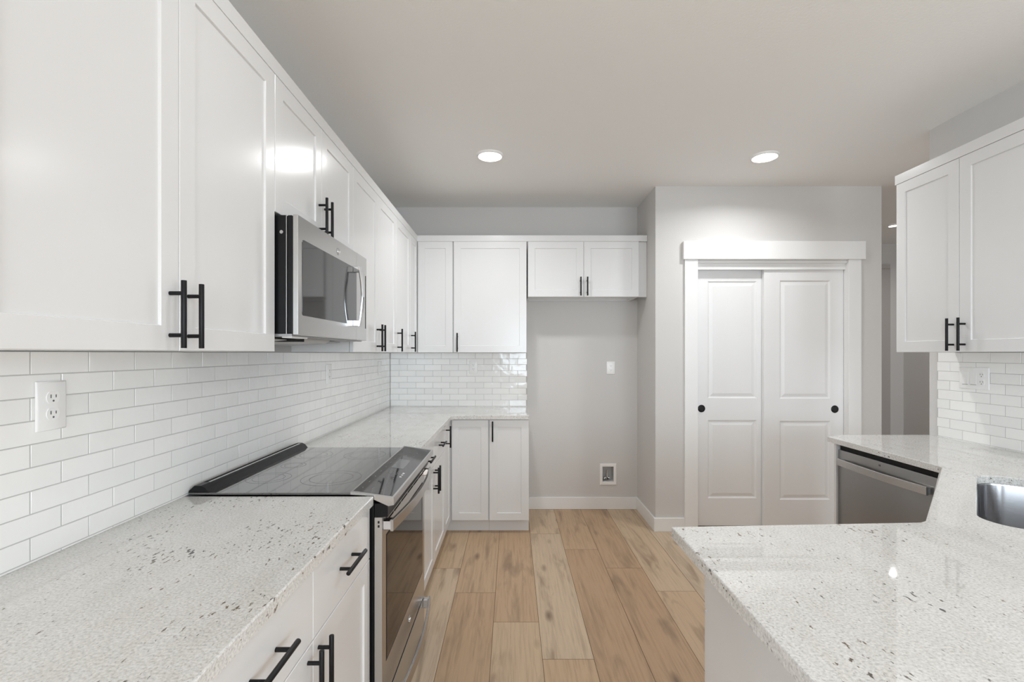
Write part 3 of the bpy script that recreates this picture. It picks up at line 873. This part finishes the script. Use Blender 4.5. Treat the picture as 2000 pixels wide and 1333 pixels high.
# underside: pan, slanted grease filters and lamp cover
obj('bottom_pan', B(.004, w - .004, .022, ly(TL) - .014, -.004, .004), 'galvanised', t)
def slab_tilt(x0, x1, X0, X1, z0, z1, th):
    bm = bmesh.new(); prism(bm, [(ly(X0), z0), (ly(X1), z1), (ly(X1), z1 - th), (ly(X0), z0 - th)], [], cp, x0, x1); return bm
bm = bmesh.new()
prism(bm, [(.225, -.003), (.50, -.003), (.475, -.012), (.435, -.021), (.225, -.019)], [], lambda u, v, hh: (u, hh, v), ly(-.80), ly(-1.0))
obj('lamp_housing', bm, 'filter_mesh', t)
obj('lamp_recess', B(.165, .225, ly(-.80), ly(-.98), -.018, -.003), 'dark_gap', t)
obj('grease_filter', slab_tilt(.03, .36, -1.075, -.84, -.026, -.010, .004), 'filter_mesh', t)
obj('grease_filter', slab_tilt(.40, .72, -1.075, -.84, -.022, -.008, .004), 'galvanised', t)
obj('lamp_cover', B(.02, .15, ly(-.79), ly(-.755), -.009, -.002, bev=.002), 'plastic_white', t)

# ------------------------------------------------------------------ outlets and switches
def socket_face(bm_face, bm_slot, cx, cz, s):
    """one socket of a duplex receptacle (face pad and slots), front towards -y"""
    if True:
        z = cz + s * .0195
        pts = [(cx + .0165 * math.cos(a), z + max(-.0135, min(.0135, .0172 * math.sin(a)))) for a in [2 * PI * i / 28 for i in range(28)]]
        prism(bm_face, pts, [], lambda u, v, hh: (u, hh, v), -.0065, -.0085)
        for dx, hh in ((-.0065, .0042), (.0065, .0034)):
            box(bm_slot, cx + dx - .0011, cx + dx + .0011, -.0090, -.0080, z + .001 - hh + .002, z + .001 + hh + .002)
        cyl(bm_slot, (cx, -.0080, z - .0080), (cx, -.0090, z - .0080), .0024, seg=12)
def rocker(bm_face, bm_slot, cx, cz):
    prism(bm_face, [(-.0085, cz - .033), (-.0065, cz + .033), (-.0055, cz + .033), (-.0055, cz - .033)], [], lambda u, v, hh: (hh, u, v), cx - .0165, cx + .0165)
    box(bm_slot, cx - .0165, cx + .0165, -.0076, -.0066, cz - .0352, cz - .0334)
def plate(label, kind, loc, rotz, gangs, cat, w=None):
    hh = .117; w = w or (.0745 + .046 * (len(gangs) - 1))
    t = thing(kind, label, cat, (loc[0], loc[1], loc[2] - hh / 2), rotz)
    bm = bmesh.new(); prism(bm, rect(-w / 2, w / 2, 0, hh), [], lambda u, v, d: (u, -d, v), 0.0005, .0065, .004)
    obj('cover_plate', bm, 'plastic_white', t, 60)
    for i, g in enumerate(gangs):
        cx = (i - (len(gangs) - 1) / 2) * .0465
        a, s = bmesh.new(), bmesh.new()
        if g == 'o':
            for sd in (1, -1):
                a, s = bmesh.new(), bmesh.new()
                socket_face(a, s, cx, hh / 2, sd); r_ = obj('receptacle', a, 'plastic_white', t); pieces('slot', s, 'plastic_slot', r_)
        else:
            rocker(a, s, cx, hh / 2); r_ = obj('rocker', a, 'plastic_white', t); obj('rocker_gap', s, 'plastic_slot', r_)
    return t
OZ = 1.290
plate('white duplex wall outlet on the left tile nearest the camera', 'wall_outlet', (TL - .0008, 1.158, OZ), ROT_L, 'o', 'outlet')
plate('white wall outlet on the left tile beyond the range, under the two-door cabinet', 'wall_outlet', (TL - .0008, 2.914, OZ), ROT_L, 'o', 'outlet')
plate('white single rocker switch on the left tile next to the back corner', 'light_switch', (TL - .0008, 4.032, OZ), ROT_L, 's', 'switch')
plate('white duplex wall outlet on the back wall tile', 'wall_outlet', (-.3505, TB + .0008, OZ), 0, 'o', 'outlet')
plate('white duplex wall outlet on the grey alcove wall', 'wall_outlet', (.8985, BW, 1.2825), 0, 'o', 'outlet')
plate('white plate with two rocker switches and an outlet on the right wall tile', 'switch_plate', (TR + .0008, 2.590, 1.281), ROT_R, 'sso', 'switch')

# water valve box in the alcove wall
x0, x1, z0, z1 = VB
t = thing('water_valve_box', 'white recessed water box with metal valve low on the grey alcove wall', 'valve box', ((x0 + x1) / 2, BW, z0 - .028))
cx0, cz0 = (x0 + x1) / 2, z0 - .028
hw, hh = (x1 - x0) / 2, z1 - z0
bm = bmesh.new()
prism(bm, rect(-hw - .024, hw + .024, 0.0, hh + .054), [rect(-hw + .001, hw - .001, .029, .027 + hh)], lambda u, v, d: (u, -d, v), 0.0, .009, .004)
obj('frame', bm, 'plastic_white', t)
bm = bmesh.new()
a, c, e, f = -hw + .001, hw - .001, .029, .027 + hh
for q in (((a, .004, e), (a, .085, e), (a, .085, f), (a, .004, f)), ((c, .004, e), (c, .004, f), (c, .085, f), (c, .085, e)),
          ((a, .004, e), (c, .004, e), (c, .085, e), (a, .085, e)), ((a, .004, f), (a, .085, f), (c, .085, f), (c, .004, f)), ((a, .085, e), (c, .085, e), (c, .085, f), (a, .085, f))):
    bm.faces.new([bm.verts.new(p) for p in q])
bk = obj('box', bm, 'filter_box', t)
bk.modifiers.new('wall', 'SOLIDIFY').thickness = 0.002
bm = bmesh.new()
cyl(bm, (.0, .045, .055), (.0, .045, .125), .0085, seg=16); cyl(bm, (0, .045, .050), (0, .045, .064), .013, seg=6)
cyl(bm, (-.022, .045, .052), (.018, .045, .052), .008, seg=14); cyl(bm, (0, .045, .052), (0, .015, .052), .009, seg=14)
cyl(bm, (-.026, .045, .044), (-.014, .045, .060), .010, seg=12)
va_ = obj('valve', bm, 'chrome', t, 35)
bm = bmesh.new(); cyl(bm, (0, .015, .052), (0, .010, .052), .0075, seg=14); obj('outlet_port', bm, 'dark_gap', va_, 35)

# ------------------------------------------------------------------ ceiling lights
def downlight(label, x, y, k=1.0):
    t = thing('ceiling_light', label, 'ceiling light', (x, y, H), 0, 'round ceiling lights')
    bm = bmesh.new(); seg = 48
    prof = [(.0905, 0.0), (.0895, -.006), (.084, -.0125), (.078, -.0135)]
    rings = [[bm.verts.new((k * r_ * math.cos(2 * PI * i / seg), k * r_ * math.sin(2 * PI * i / seg), z)) for i in range(seg)] for r_, z in prof]
    for a, c in zip(rings, rings[1:]):
        for i in range(seg): bm.faces.new((a[i], a[(i + 1) % seg], c[(i + 1) % seg], c[i]))
    obj('trim_ring', bm, 'plastic_white', t, 50)
    bm = bmesh.new(); cyl(bm, (0, 0, -.0132), (0, 0, -.0100), .0782 * k, .0782 * k, 48)
    obj('lens', bm, 'lamp_lens', t)
downlight('round lit ceiling light above the left side of the kitchen floor', *CANS[0])
downlight('round lit ceiling light in front of the pantry doors', *CANS[1])
downlight('small distant lit ceiling light in the hall beyond the right wall cabinet', *CANS[2], 0.5)
